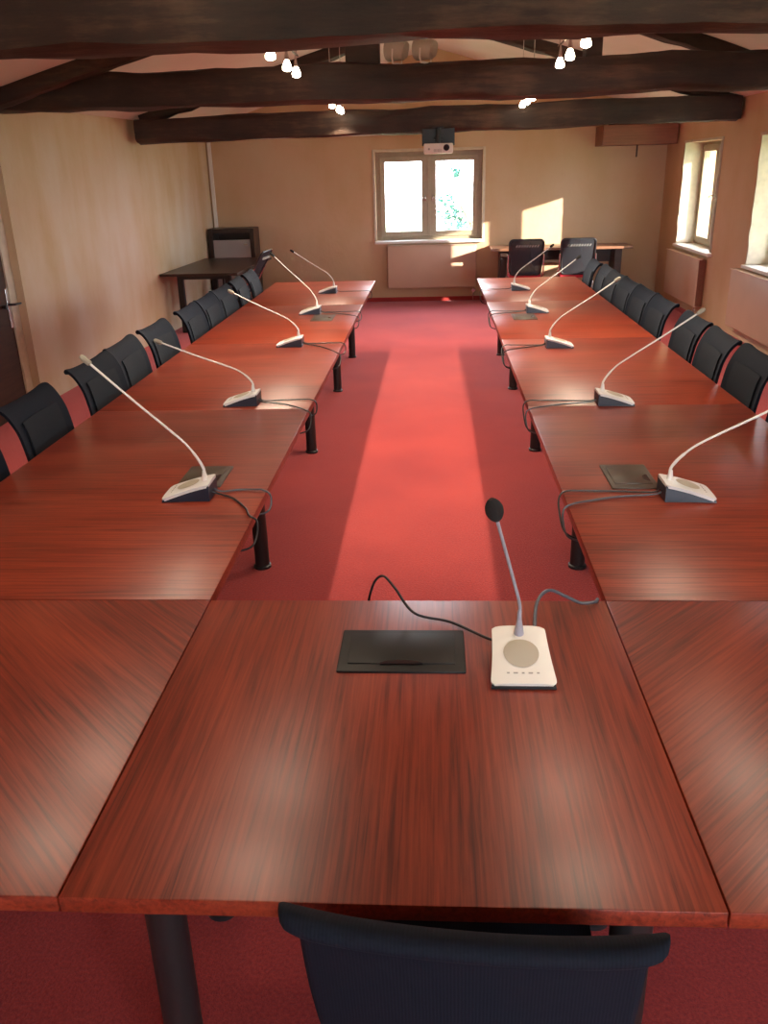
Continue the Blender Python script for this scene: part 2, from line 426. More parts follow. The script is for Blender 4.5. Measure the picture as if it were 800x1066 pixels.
s = MB(); s.surf(fs, 40, 6, .03); so = s.build('stone_jamb', M['stone'], d); so['label'] = 'rough stained stone door jamb'

# ------------------------------------------------------------------ roof trusses
def log(mb, p0, p1, w, h, seed, n=44, taper=1.):
    """hand hewn timber of rectangular section between two points (roughly along x)"""
    p0 = Vector(p0); p1 = Vector(p1); t = (p1-p0).normalized()
    side = Vector((0, 1, 0)); up = side.cross(t)*-1
    if up.z < 0: up = -up
    rings = []
    sec = []
    for (a, b) in ((-1, -1), (1, -1), (1, 1), (-1, 1)):
        pass
    prof = []
    K = 5
    for (a0, b0), (a1, b1) in (((-1, -1), (1, -1)), ((1, -1), (1, 1)), ((1, 1), (-1, 1)), ((-1, 1), (-1, -1))):
        for k in range(K):
            u = k/K; prof.append((a0+(a1-a0)*u, b0+(b1-b0)*u))
    for i in range(n+1):
        f = i/n; c_ = p0.lerp(p1, f)
        c_ = c_ + up*(.016*noise.noise(Vector((f*7, seed, 0)))) + side*(.03*noise.noise(Vector((f*4, seed, 5))))
        ring = []
        for a, b in prof:
            k = 1 - .10*(abs(a)*abs(b))**3
            q = noise.noise(Vector((f*11, a*1.3+seed, b*1.3)))*.022 + noise.noise(Vector((f*34, a*2.5+seed, b*2.5)))*.010
            ring.append(mb.bm.verts.new(c_ + side*(a*k*(w/2)) + up*(b*k*h/2) + (side*a + up*b)*q))
        rings.append(ring)
    m_ = len(prof); fs_ = []
    for r0, r1 in zip(rings, rings[1:]):
        for k in range(m_): fs_.append(mb.bm.faces.new((r0[k], r0[(k+1) % m_], r1[(k+1) % m_], r1[k])))
    fs_ += [mb.bm.faces.new(rings[0][::-1]), mb.bm.faces.new(rings[-1])]
    bmesh.ops.recalc_face_normals(mb.bm, faces=fs_)
    return mb

def truss(label, y, zb, h, w, seed, x0, x1, raft=((-3.2, 0), (3.2, 0)), dz=(0, 0), posts=()):
    t = thing('roof_truss', label, 'beam', (0, y, zb), 0, 'old oak roof trusses')
    log(MB(), (x0, 0, h/2+dz[0]), (x1, 0, h/2+dz[1]), w, h, seed).build('tie_beam', M['oak'], t)
    for sg, (xe, dy) in zip((-1, 1), raft):
        z0 = roof(xe) - .05 - zb; z1 = roof(0) - .05 - zb
        log(MB(), (xe, dy, z0), (0, dy*.2, z1), .16, .13, seed+sg*3.3, 24).build('rafter', M['oak'], t)
    for px, wd in posts:
        zz = roof(px) - zb
        b_ = MB(); b_.box((px, .02, (h-.03+zz)/2), (wd, .18, zz-h+.03), bev=.012); b_.build('post', M['oak'], t, smooth=False)
    return t
truss('nearest dark oak roof beam running across the top of the photo', 4.1, 2.345, .38, .30, 1.3, -3.5, 3.22, ((-3.4, 0), (3.2, 0)), dz=(-.005, .0))
truss('middle dark oak roof beam with two posts standing on it', 7.1, 2.318, .25, .28, 5.7, -3.4, 3.22, ((-3.3, -.3), (3.2, .95)), dz=(.0, .0), posts=((-.52, .25), (1.17, .12)))
truss('farthest dark oak roof beam in front of the far wall', 10.1, 2.22, .25, .26, 9.1, -3.25, 3.22, ((-3.2, 0), (3.15, 0)), dz=(-.045, .01))

# wooden stub box under the roof at the far right corner
t = thing('wooden_box_beam', 'short reddish wooden box beam high in the far right corner', 'beam', (2.74, YB-.30, 2.06))
MB().box((0, 0, .125), (.98, .58, .25), bev=.008).build('casing', M['stub_wood'], t, smooth=False)
MB().box((.02, -.02, .265), (.72, .42, .03), bev=.004).build('shadow_gap_strip', M['door_wood'], t, smooth=False)  # dark strip standing in for the shadow between box and beam
MB().tube([(-.03, -.27, .02), (-.03, -.27, -.15)], .011, 8).build('hanging_pin', M['oak'], t)

# ------------------------------------------------------------------ conference tables
TH = .034; TZ = .74
def leg_at(t, x, y, name='leg'):
    m = MB(); m.tube([(x, y, .012), (x, y, TZ-TH)], .036, 20)
    o = m.build(name, M['black_metal'], t)
    f = MB(); f.tube([(x, y, 0), (x, y, .012), (x, y, .018)], [.044, .044, .036], 20); f.build('foot', M['black_plastic'], o)
    return o
def cable_box(t, x0, x1, y0, y1, mat, handle='front'):
    cx, cy = (x0+x1)/2, (y0+y1)/2
    w_, d_ = x1-x0, y1-y0
    b = MB(); b.box((cx, cy, TZ+.0015), (w_, d_, .009), bev=.004)
    o = b.build('cable_box', mat, t)
    o['label'] = 'flush dark cable box with a hinged lid'
    l = MB(); l.box((cx, cy+.004, TZ+.0065), (w_*.84 if handle == 'front' else w_*.8, d_*.72, .005), bev=.002)
    lo = l.build('lid', mat, o)
    n = MB()
    if handle == 'front':
        pts = [(cx+w_*.17*math.cos(a), cy-d_*.36+.02*math.sin(a)*.9) for a in [math.pi*k/12 for k in range(13)]]
    else:
        s = 1 if handle == 'right' else -1
        pts = [(cx+s*w_*.38-s*.022*math.sin(a), cy-d_*.12+.035*math.cos(a)) for a in [math.pi*k/12 for k in range(13)]]
    n.prism(pts, TZ+.0086, TZ+.0094); n.build('finger_notch', M['lens'], lo, smooth=False)
    return o
def top(t, x0, x1, y0, y1, mat):
    g = .0012
    MB().box(((x0+x1)/2, (y0+y1)/2, TZ-TH/2), (x1-x0-2*g, y1-y0-2*g, TH), bev=.003).build('tabletop', mat, t, smooth=True)
XA, XB = -.626, .462; XLO, XRO = -1.711, 1.50; Y0, Y1 = 1.03, 2.077

def table(label, x0, x1, y0, y1, mat, legs, group, box=None):
    ox, oy = (x0+x1)/2, (y0+y1)/2
    t = thing('conference_table', label, 'table', (ox, oy, 0), 0, group)
    top(t, x0-ox, x1-ox, y0-oy, y1-oy, mat)
    for x, y in legs: leg_at(t, x-ox, y-oy)
    if box:
        a, b, c_, d_, mt, hd = box
        cable_box(t, a-ox, b-ox, c_-oy, d_-oy, mt, hd)
    return t
table('square mahogany table in the foreground with the black cable box and white microphone', XA, XB, Y0, Y1, M['mahogany_along'],
      [(-.49, 1.13), (.335, 1.11), (-.575, 1.70), (.41, 1.70)], 'mahogany conference tables', (-.235, .072, 1.71, 1.905, M['box_black'], 'front'))
table('square mahogany corner table with diagonal grain at lower left', XLO, XA, Y0, Y1, M['mahogany_mitre_left'],
      [(-1.58, 1.16), (-1.58, 1.92), (-.85, 1.92)], 'mahogany conference tables')
table('square mahogany corner table with diagonal grain at lower right', XB, XRO, Y0, Y1, M['mahogany_mitre_right'],
      [(1.37, 1.16), (1.37, 1.92), (.70, 1.92)], 'mahogany conference tables')
YS = [2.077, 4.116, 5.88, 7.65, 9.37]; YL = [3.83, 5.70, 7.48, 8.96]
ordw = ['nearest', 'second', 'third', 'farthest']
for k in range(4):
    table('mahogany table in the left row, %s from the front' % ordw[k], XLO, XA, YS[k], YS[k+1], M['mahogany_across'],
          [(-.868, YL[k]), (-1.2, YL[k])], 'mahogany conference tables',
          {0: (-.985, -.812, 2.98, 3.22, M['box_bronze'], 'right'), 2: (-.985, -.81, 6.78, 7.07, M['box_bronze'], 'right')}.get(k))
    table('mahogany table in the right row, %s from the front' % ordw[k], XB, XRO, YS[k], YS[k+1], M['mahogany_across'],
          [(.70, YL[k]), (1.0, YL[k])], 'mahogany conference tables',
          {0: (.645, .818, 2.935, 3.20, M['box_bronze'], 'right'), 2: (.615, .80, 6.67, 6.94, M['box_bronze'], 'right')}.get(k))

# ------------------------------------------------------------------ discussion microphones (local +y = towards the speaker)
def hgt(y):
    s = min(1, max(0, (y+.085)/.175)); return .066 - .050*s**1.25
def mic(label, loc, rz, tip, foam, topmat, neckmat, base, lat=0., ball=False):
    t = thing('discussion_microphone', label, 'microphone', (loc[0], loc[1], TZ+.001), rz, 'conference microphones')
    yb, yf = -.085, .09
    def hw(y):
        s = (y-yb)/(yf-yb); return .064 + .012*s**2
    # dark body
    m = MB(); n = 12; P = []
    for i in range(n+1):
        y = yb + (yf-yb)*i/n; P.append((hw(y)*.97, y*.985, hgt(y)-.009))
    rows = []
    for x, y, z in P: rows.append([m.bm.verts.new(v) for v in ((-x, y, 0), (x, y, 0), (x*.985, y, z), (-x*.985, y, z))])
    for a, b in zip(rows, rows[1:]):
        for k in range(4): m.bm.faces.new((a[k], a[(k+1) % 4], b[(k+1) % 4], b[k]))
    m.bm.faces.new(rows[0][::-1]); m.bm.faces.new(rows[-1])
    bmesh.ops.recalc_face_normals(m.bm, faces=m.bm.faces[:])
    m.build('base', base, t)
    # pale cover, rounded corners
    def cf(u, v):
        y = yb + (yf-yb)*u; e = hw(y)
        for c0 in (u/.08, (1-u)/.08):
            if c0 < 1: e -= .010*(1-math.sqrt(max(0, 1-(1-c0)**2)))
        return (e*v, y, hgt(y) - .0035*v**4)
    MB().surf(cf, 24, 12, .011).build('cover', topmat, t)
    g = MB()
    def gf(u, v):
        a = math.pi*v; r_ = .041*u; y = .006 + r_*math.sin(a)*1.0; x = r_*math.cos(a)
        return (x, y, hgt(y) + .0015 + .004*(1-u*u))
    g.surf(gf, 6, 32, 0); bmesh.ops.remove_doubles(g.bm, verts=g.bm.verts[:], dist=1e-5)
    go = g.build('speaker_grille', M['grille'], t)
    b = MB()
    for k in range(5):
        x = -.034 + .017*k; b.box((x, .062, hgt(.062)+.0008), (.010 if k % 2 else .006, .003, .0012), rot=(-.33, 0, 0))
    b.build('button', M['mark'], t, smooth=False)
    # neck
    y0 = -.058; z0 = hgt(y0)
    tx, ty, tz = lat, tip[0], tip[1]
    c0 = Vector((0, y0, z0)); T = Vector((tx, ty, tz)); dirn = None
    d_ = T-c0
    if ball:
        pts = smooth_path([c0, c0+Vector((0, .0, .05)), c0+Vector((0, .0, .075))+d_*.02, c0+Vector((0, 0, .075))*.8+d_*.25, T], 8)
    else:
        pts = smooth_path([c0, c0+Vector((0, .003, .05)), c0+d_*.13+Vector((0, 0, .070)), c0+d_*.30+Vector((0, 0, .060)), c0+d_*.62+Vector((0, 0, .030)), T], 8)
    m = MB(); m.tube([c0 - Vector((0, 0, .006)), c0+Vector((0, 0, .012)), c0+Vector((0, .001, .035))], [.013, .0105, .0062], 14); m.build('neck_collar', neckmat, t)
    n_ = len(pts); m = MB(); m.tube(pts, [.0056 if i < n_*.33 else .0042 for i in range(n_)], 10)
    no = m.build('gooseneck', neckmat, t)
    dirn = (pts[-1]-pts[-3]).normalized()
    f = MB(); a = T - dirn*.008
    if ball:
        K = 12; f.tube([a + dirn*(.058*k/K) for k in range(K+1)], [max(.002, .0205*math.sin(math.pi*(.06+.90*k/K))**.6) for k in range(K+1)], 18)
    else:
        f.tube([a, a+dirn*.004, a+dirn*.030, a+dirn*.040, a+dirn*.044], [.0075, .0105, .0115, .009, .004], 14)
    f.build('foam_windshield', foam, t)
    return t
L90, R90 = R(90), R(-90)
W_, S_ = M['white_plastic'], M['silver_plastic']
mics_l = [((-.90, 2.895), (.31, .50), M['foam_beige']), ((-.985, 4.23), (.395, .32), M['foam_beige']), ((-.98, 5.78), (.37, .36), M['foam_beige']),
          ((-1.03, 7.17), (.28, .47), M['foam_black']), ((-1.03, 8.46), (.32, .39), M['foam_black'])]
mics_r = [((.885, 2.865), (.44, .41), M['foam_beige']), ((.885, 4.155), (.365, .43), M['foam_beige']), ((.81, 5.60), (.34, .41), M['foam_beige']),
          ((.83, 7.04), (.30, .41), M['foam_black']), ((.825, 8.40), (.275, .39), M['foam_black'])]
lw_ = ['silver gooseneck microphone on the left table row, nearest the front, beside its cable box', 'silver gooseneck microphone on the left table row, second from the front, neck bent low',
       'silver gooseneck microphone on the left table row, third from the front', 'silver gooseneck microphone on the left row, fourth from the front, behind the far cable box',
       'silver gooseneck microphone at the far end of the left table row']
rw_ = ['silver gooseneck microphone on the right table row, nearest the front, neck leaving the right edge', 'silver gooseneck microphone on the right table row, second from the front',
       'silver gooseneck microphone on the right table row, third from the front', 'silver gooseneck microphone on the right row, fourth from the front, behind the far cable box',
       'silver gooseneck microphone at the far end of the right table row']
for (p, tp, fm), lb in zip(mics_l, lw_): mic(lb, p, L90, tp, fm, S_, M['neck_white'], M['navy_plastic'])
for (p, tp, fm), lb in zip(mics_r, rw_): mic(lb, p, R90, tp, fm, S_, M['neck_white'], M['navy_plastic'])
mic('white microphone with round grille and black foam ball on the foreground table', (.2, 1.735), R(180), (0.0, .385), M['foam_black'], W_, M['neck_grey'], M['black_plastic'], lat=.065, ball=True)

# ------------------------------------------------------------------ microphone cables
def cable(label, pts, mat, r=.0036):
    o = MB().tube(smooth_path(pts, 7), r, 8).build('microphone_cable', mat)
    return tag(o, label, 'cable', 'microphone cables')
zt = TZ+.006
def edge_cable(label, sgn, xs, y, xe, ye, drop, mat, sag=.03, curl=-.10, wob=.02):
    """from the back of a unit at xs along the table to the inner edge xe, over it and down"""
    d_ = sgn
    pts = [(xs, y, TZ+.022), (xs+d_*.03, y+.002, zt+.004), (xs+(xe-xs)*.45, y+(ye-y)*.3+wob, zt), (xs+(xe-xs)*.8, y+(ye-y)*.75+wob*.6, zt+.002),
           (xe-d_*.012, ye, zt+.004), (xe+d_*.016, ye+curl*.15, TZ-.004), (xe+d_*.020, ye+curl*.4, TZ-.04), (xe+d_*.006, ye+curl*.8, TZ-drop*.6), (xe-d_*.05, ye+curl, TZ-drop*.7)]
    return cable(label, pts, mat)
nm = ['nearest', 'second', 'third', 'fourth', 'farthest']
for i, (p, tp, fm) in enumerate(mics_l):
    xs = p[0]+.083
    edge_cable('%s cable from the %s left microphone, crossing to the inner table edge' % ('grey' if i == 0 else 'black', nm[i]), 1, xs, p[1]+.015, XA, p[1]+.03*(1 if i < 3 else .5), .10, M['cable_grey'] if i == 0 else M['cable_black'], curl=-.06, wob=.025)
    if i < 4:
        edge_cable('black cable from the %s left microphone looping down over the edge towards the camera' % nm[i], 1, xs, p[1]-.015, XA, p[1]-[.22, .18, .30, .22][i], .12, M['cable_black'], curl=-.10, wob=.03)
for i, (p, tp, fm) in enumerate(mics_r):
    xs = p[0]-.083
    edge_cable('black cable from the %s right microphone, crossing to the inner table edge' % nm[i], -1, xs, p[1]+.012, XB, p[1]+.03, .16, M['cable_black'], curl=-.16, wob=.02)
    if i < 4:
        edge_cable('grey cable from the %s right microphone looping down over the edge towards the camera' % nm[i], -1, xs, p[1]-.012, XB, p[1]-[.10, .12, .14, .14][i], .14, M['cable_grey'] if i < 2 else M['cable_black'], curl=-.08, wob=.02)
cable('black cable from the white foreground microphone arching over the back table edge', [(.165, 1.822, TZ+.02), (.13, 1.86, zt+.002), (.04, 1.945, zt), (-.055, 1.985, zt+.004), (-.11, 2.055, TZ+.05), (-.145, 2.105, TZ+.06), (-.175, 2.12, TZ+.02), (-.19, 2.13, TZ-.08), (-.15, 2.14, TZ-.22)], M['cable_black'])
cable('blue grey cable from the white foreground microphone arching to the right', [(.232, 1.822, TZ+.02), (.245, 1.86, TZ+.025), (.262, 1.96, TZ+.055), (.30, 2.02, TZ+.06), (.35, 2.03, TZ+.035), (.39, 2.035, zt+.008), (.43, 2.05, zt+.004), (.44, 2.09, TZ-.01), (.42, 2.11, TZ-.12)], M['cable_grey'], .0046)

# ------------------------------------------------------------------ black fabric chairs (local +y = sitter looks this way)
PROF = [(-.195, .46), (-.222, .56), (-.238, .66), (-.248, .74), (-.261, .812), (-.279, .862), (-.301, .900), (-.322, .922), (-.338, .932)]
HALF = [.228, .240, .248, .251, .251, .251, .252, .254, .254]
def prof(u):
    f = u*(len(PROF)-1); i = min(int(f), len(PROF)-2); k = f-i
    def cat(a):
        p0, p1, p2, p3 = a[max(i-1, 0)], a[i], a[i+1], a[min(i+2, len(a)-1)]
        return .5*(2*p1+(p2-p0)*k+(2*p0-5*p1+4*p2-p3)*k*k+(3*p1-p0-3*p2+p3)*k**3)
    return cat([p[0] for p in PROF]), cat([p[1] for p in PROF]), cat(HALF)
def backf(off=0.):
    def f(u, v):
        y, z, hw_ = prof(u)
        wrap = .030*v*v*(1-u*.6)
        rc = 0
        return (hw_*v, y + wrap + off, z + (.018*abs(v)**3 - .010)*max(0, (u-.6)/.4))
    return f
def make_chair():
    t = thing('conference_chair', 'x', 'chair', (0, 0, 0), 0, 'black fabric conference chairs')
    b_ = MB(); NV = 30; NU = 22; LEN = .53; rings = []
    for j in range(NV+1):
        v = -math.cos(math.pi*j/NV); av = abs(v)
        q = max(0., (av-.80)/.20); um = 1 - (.050*(1-math.sqrt(max(0, 1-q*q))))/LEN
        et = math.sqrt(max(.02, 1-max(0., (av-.955)/.045)**2))
        fr_ = backf(); pts = []
        for i in range(NU+1):
            u = um*i/NU; p = Vector(fr_(u, v)); p2 = Vector(fr_(min(1, u+.004), v)); p1 = Vector(fr_(max(0, u-.004), v))
            tg = p2-p1; tg.x = 0; tg.normalize(); nn = Vector((0, -tg.z, tg.y))      # towards the rear of the chair
            th = (.018 + .013*max(0, (u-.86)/.14)**1.5)*et
            pts.append((p, nn, th, tg))
        loop = [p for p, nn, th, tg in pts]
        p, nn, th, tg = pts[-1]
        for k in range(1, 8):
            a = math.pi*k/8; loop.append(p + nn*(th/2)*(1-math.cos(a)) + tg*(th/2)*math.sin(a))
        loop += [p + nn*th for p, nn, th, tg in pts[::-1]]
        rings.append([b_.bm.verts.new(x) for x in loop])
    n_ = len(rings[0])
    for a, b in zip(rings, rings[1:]):
        for k in range(n_): b_.bm.faces.new((a[k], a[(k+1) % n_], b[(k+1) % n_], b[k]))
    b_.bm.faces.new(rings[0][::-1]); b_.bm.faces.new(rings[-1])
    bmesh.ops.recalc_face_normals(b_.bm, faces=b_.bm.faces[:])
    b_.build('backrest', M['fabric_black'], t)
    p = MB(); p.surf(backf(.003), 16, 10, .006, .06, .60, -.72, .72); p.build('back_panel', M['fabric_panel'], t)
    s = MB()
    def sf(u, v):
        y = -.20 + .43*u; hw_ = .225 - .012*(2*u-1)**2; z = .465 + .012*math.sin(math.pi*u) + .010*v*v - (.03*max(0, (u-.8)/.2)**2)
        return (hw_*v, y, z)
    s.surf(sf, 14, 10, .05); s.build('seat', M['fabric_black'], t)
    for sg in (-1, 1):
        MB().tube(smooth_path([(sg*.19, -.12, .43), (sg*.20, -.19, .44), (sg*.205, -.216, .50), (sg*.20, -.232, .56)], 6), .011, 10).build('back_upright', M['black_metal'], t)
        m = MB(); m.tube([(sg*.19, .16, .428), (sg*.21, .20, .0)], [.012, .0105], 12); m.build('leg', M['black_metal'], t)
        m = MB(); m.tube([(sg*.19, -.14, .428), (sg*.215, -.24, .0)], [.012, .0105], 12); m.build('leg', M['black_metal'], t)
    m = MB()
    m.tube([(-.19, .16, .425), (.19, .16, .425)], .011, 10); m.tube([(-.19, -.14, .425), (.19, -.14, .425)], .011, 10)
    m.tube([(-.19, -.14, .425), (-.19, .16, .425)], .011, 10); m.tube([(.19, -.14, .425), (.19, .16, .425)], .011, 10)
    m.build('seat_frame', M['black_metal'], t)
    return t
chair0 = make_chair(); chair0.location = (.064, 1.145, 0); chair0.rotation_euler.z = R(-4.0)
chair0['label'] = 'large black chair seen from behind in the foreground against the front table'
rows = []
lefts = [3.00, 3.68, 4.42, 4.98, 5.57, 6.34, 6.89, 7.44, 8.08, 8.66]
ll = ['sliver of black chair at the left photo edge beside the nearest left microphone', 'large black chair at the left edge, in front of the wooden door', 'black chair behind the tip of the nearest left microphone',
      'black chair in the left row between the tips of the two nearest left microphones', 'black chair in the left row behind the tip of the second left microphone', 'black chair in the left row below the front corner of the dark side table',
      'black chair in the left row, in front of the dark side table legs', 'black chair in the left row behind the tip of the third left microphone', 'last but one black chair at the far end of the left row', 'farthest black chair of the left row']
rights = [3.72, 4.37, 4.93, 5.50, 6.26, 6.82, 7.36, 7.90, 8.44, 8.98]
rl = ['sliver of black chair at the right photo edge above the nearest right microphone neck', 'black chair at the right photo edge, largest whole one of the right row', 'grey-lit black chair in the right row, second from the right photo edge',
      'black chair in the right row behind the tip of the second right microphone', 'black chair in the right row, first one beyond the wide gap', 'black chair in the right row below the tip of the third right microphone',
      'black chair in the right row, fourth from its far end', 'black chair in the right row, third from its far end', 'last but one black chair at the far end of the right row', 'farthest black chair of the right row']
rnd = random.Random(3)
for y, lb in zip(lefts, ll): rows.append((-1.535 + rnd.uniform(-.015, .008), y, R(-90 + rnd.uniform(-3, 3)), lb))
for y, lb in zip(rights, rl): rows.append((1.32 + rnd.uniform(-.004, .02), y, R(90 + rnd.uniform(-2, 2)), lb))
for x, y, rz, lb in rows:
    c_ = copy_tree(chair0); c_.location = (x, y, 0); c_.rotation_euler.z = rz; c_['label'] = lb

# ------------------------------------------------------------------ mesh-back chairs by the far wall
def make_mesh_chair(label, loc, rz, arms=False, lean=.10, seatmat=None):
    t = thing('mesh_chair', label, 'chair', loc, rz, 'mesh back chairs by the far wall')
    hw_, z0, z1 = .225, .47, .93
    def yb_(z): return -.20 - lean*((z-z0)/(z1-z0))**1.2
    pts = []
    r_ = .05
    for cx, cz, a0 in ((hw_-r_, z1-r_, 0), (-hw_+r_, z1-r_, 90), (-hw_+.02+r_, z0+r_, 180), (hw_-.02-r_, z0+r_, 270)):
        for k in range(6):
            a = R(a0+90*k/5); z = cz+r_*math.sin(a); pts.append((cx+r_*math.cos(a), yb_(z), z))
    pts.append(pts[0])
    MB().tube(pts, .013, 8).build('back_frame', M['black_plastic'], t)
    def mf(u, v):
        z = z0+.005+(z1-z0-.01)*u; return ((hw_-.008-.012*(1-u))*v, yb_(z)+.02*(1-v*v)*-1, z)
    MB().surf(mf, 10, 8, .004).build('back_mesh', M['open_mesh'], t)
    ls = MB()
    for k in range(9):
        x = -.14+.035*k
        ls.tube([(x, yb_(.85)-.03, .835), (x+.018, yb_(.86)-.03, .865)], .006, 6)
    ls.build('lumbar_slot', M['grey_plastic'], t)
    s = MB()
    def sf(u, v):
        y = -.19+.42*u; return ((.22-.012*(2*u-1)**2)*v, y, .47+.01*v*v-.03*max(0, (u-.8)/.2)**2)
    s.surf(sf, 12, 10, .05); s.build('seat', seatmat or M['red_fabric'], t)
    for sg in (-1, 1):
        MB().tube(smooth_path([(sg*.228, .12, .43), (sg*.235, -.12, .44), (sg*.238, -.225, .52), (sg*.236, yb_(.74)-.012, .74)], 6), .010, 10).build('back_upright', M['chrome'], t)
        MB().tube([(sg*.22, .17, .43), (sg*.24, .20, 0)], .011, 10).build('leg', M['chrome'], t)
        MB().tube([(sg*.22, -.14, .43), (sg*.24, -.24, 0)], .011, 10).build('leg', M['chrome'], t)
        if arms:
            o = MB().box((sg*.26, -.02, .645), (.05, .24, .026), bev=.01).build('armrest', M['grey_plastic'], t)
            MB().tube([(sg*.245, .06, .45), (sg*.26, .05, .64)], .012, 8).build('arm_post', M['black_plastic'], o)
    MB().box((0, .01, .428), (.46, .34, .02), bev=.006).build('seat_frame', M['black_metal'], t, smooth=False)
    return t
make_mesh_chair('mesh back chair with red seat at the far wall table, left of the pair', (1.235, 12.16, 0), 0)
make_mesh_chair('mesh back chair with red seat at the far wall table, right of the pair', (1.93, 12.16, 0), R(-2))
make_mesh_chair('black mesh chair seen side-on, drawn up to the dark corner table', (-2.56, 11.1, 0), R(84), arms=True, lean=.27, seatmat=M['fabric_black'])

# ------------------------------------------------------------------ side furniture
t = thing('side_table', 'dark brown table standing in the far left corner', 'table', (-2.80, 11.4, 0), -.033)
MB().box((0, 0, .725), (.96, 1.98, .03), bev=.004).build('tabletop', M['dark_table'], t, smooth=False)
for x, y in ((-.30, -.76), (.30, -.76), (-.30, .76), (.30, .76)):
    MB().box((x, y, .355), (.07, .07, .71), bev=.006).build('leg', M['black_metal'], t, smooth=False)
m = MB(); m.box((-.0, -.76, .68), (.53, .05, .06)); m.box((0, .76, .68), (.53, .05, .06)); m.build('apron', M['black_metal'], t, smooth=False)

t = thing('storage_cabinet', 'dark framed cabinet with a grey front behind the dark corner table', 'cabinet', (-2.89, 12.78, 0))
m = MB(); W2, H2, D2 = .66, 1.12, .40
m.box((-W2/2+.03, 0, H2/2), (.06, D2, H2), bev=.004); m.box((W2/2-.03, 0, H2/2), (.06, D2, H2), bev=.004)
m.box((0, 0, H2-.03), (W2-.12, D2, .06), bev=.004); m.box((0, 0, .06), (W2-.12, D2, .12), bev=.004); m.box((0, D2/2-.01, H2/2), (W2-.12, .02, H2-.1))
m.build('carcass', M['dark_table'], t, smooth=False)
dd = MB().box((0, -D2/2+.03, H2/2-.005), (W2-.125, .02, H2-.30), bev=.003).build('door', M['grey_panel'], t, smooth=False); dd['label'] = 'light grey front'
MB().box((.20, -D2/2+.014, H2-.22), (.05, .014, .02), bev=.003).build('handle', M['chrome'], dd, smooth=False)

t = thing('wall_console_table', 'long narrow brown table against the far wall behind the mesh chairs', 'table', (1.79, 12.745, 0))
MB().box((0, 0, .755), (1.96, .55, .035), bev=.004).build('tabletop', M['console_top'], t, smooth=False)
for x in (-.86, .86): MB().box((x*.93, .02, .369), (.10, .40, .737), bev=.006).build('leg', M['dark_table'], t, smooth=False)
MB().box((0, .16, .62), (1.5, .025, .18)).build('modesty_panel', M['dark_table'], t, smooth=False)

def radiator(label, loc, rz, W, H, z0):
    t = thing('radiator', label, 'radiator', loc, rz, 'wall radiators')
    m = MB(); m.box((0, -.075, z0+H/2), (W, .055, H), bev=.012, seg=3); m.build('panel', M['radiator'], t)
    m = MB(); m.box((0, -.075, z0+H+.004), (W-.01, .085, .014), bev=.004); m.build('top_grille', M['radiator'], t, smooth=False)
    for q in (-1, 1): MB().box((q*(W/2-.004), -.045, z0+H/2), (.012, .082, H-.02), bev=.003).build('side_cover', M['stub_wood'], t, smooth=False)
    m = MB(); m.box((-W*.3, -.024, z0+H/2), (.04, .044, H*.7)); m.box((W*.3, -.024, z0+H/2), (.04, .044, H*.7)); m.build('bracket', M['radiator'], t, smooth=False)
    v = MB(); v.tube([(W/2-.04, -.075, z0+.03), (W/2-.04, -.075, z0-.045), (W/2-.04, -.075, 0.004)], .009, 8); v.build('pipe', M['chrome'], t)
    v = MB(); v.tube([(W/2-.04, -.075, z0-.045), (W/2-.04, -.12, z0-.045), (W/2-.04, -.15, z0-.045)], [.014, .016, .022], 14); v.tube([(W/2-.075, -.075, z0-.045), (W/2+.0, -.075, z0-.045)], .013, 10); v.build('valve', M['chrome'], t)
    return t
radiator('wide flat radiator painted wall colour under the far window', (-.03, YB, 0), 0, 1.30, .60, .20)
radiator('flat radiator painted wall colour under the far right-wall window', (XR, 11.42, 0), R(-90), 1.45, .56, .19)
radiator('flat radiator painted wall colour at the right photo edge, under the nearer right-wall window', (XR, 8.72, 0), R(-90), 1.55, .58, .19)

# white cable trunking up the far left corner and along the top of the far wall
t = thing('cable_trunking', 'white cable trunking up the far left corner and along the far wall', 'trunking', (-3.19, YB-.02, 1.13))
MB().box((0, 0, .585), (.05, .03, 1.21), bev=.004).build('upright_duct', M['white_paint'], t, smooth=False)
MB().box((1.53, .002, 1.185), (3.0, .028, .055), bev=.004).build('level_duct', M['white_paint'], t, smooth=False)

# projector hanging from the farthest beam
t = thing('projector', 'white projector hanging on a black plate from the farthest roof beam', 'projector', (.055, 9.90, 1.98))
o = MB().box((0, 0, .055), (.31, .24, .10), bev=.014, seg=3).build('body', M['white_plastic'], t)
m = MB(); m.tube([(.085, -.115, .062), (.085, -.135, .062)], [.034, .031], 20); m.build('lens', M['lens'], o)
m = MB(); m.tube([(-.10, -.118, .05), (-.10, -.124, .05)], .011, 14); m.build('sensor', M['mark'], o)
m = MB()
for k in range(6): m.box((-.045+.014*k, -.1205, .035), (.006, .003, .03))
m.build('vent', M['mark'], o, smooth=False)
MB().box((0, .06, .17), (.35, .02, .17), bev=.004).build('mounting_plate', M['black_metal'], t, smooth=False)
m = MB(); m.tube([(0, 0, .10), (0, 0, .27)], .022, 12); m.box((0, .0, .265), (.12, .10, .012)); m.box((0, .03, .16), (.10, .06, .03), bev=.004); m.build('arm', M['black_metal'], t)

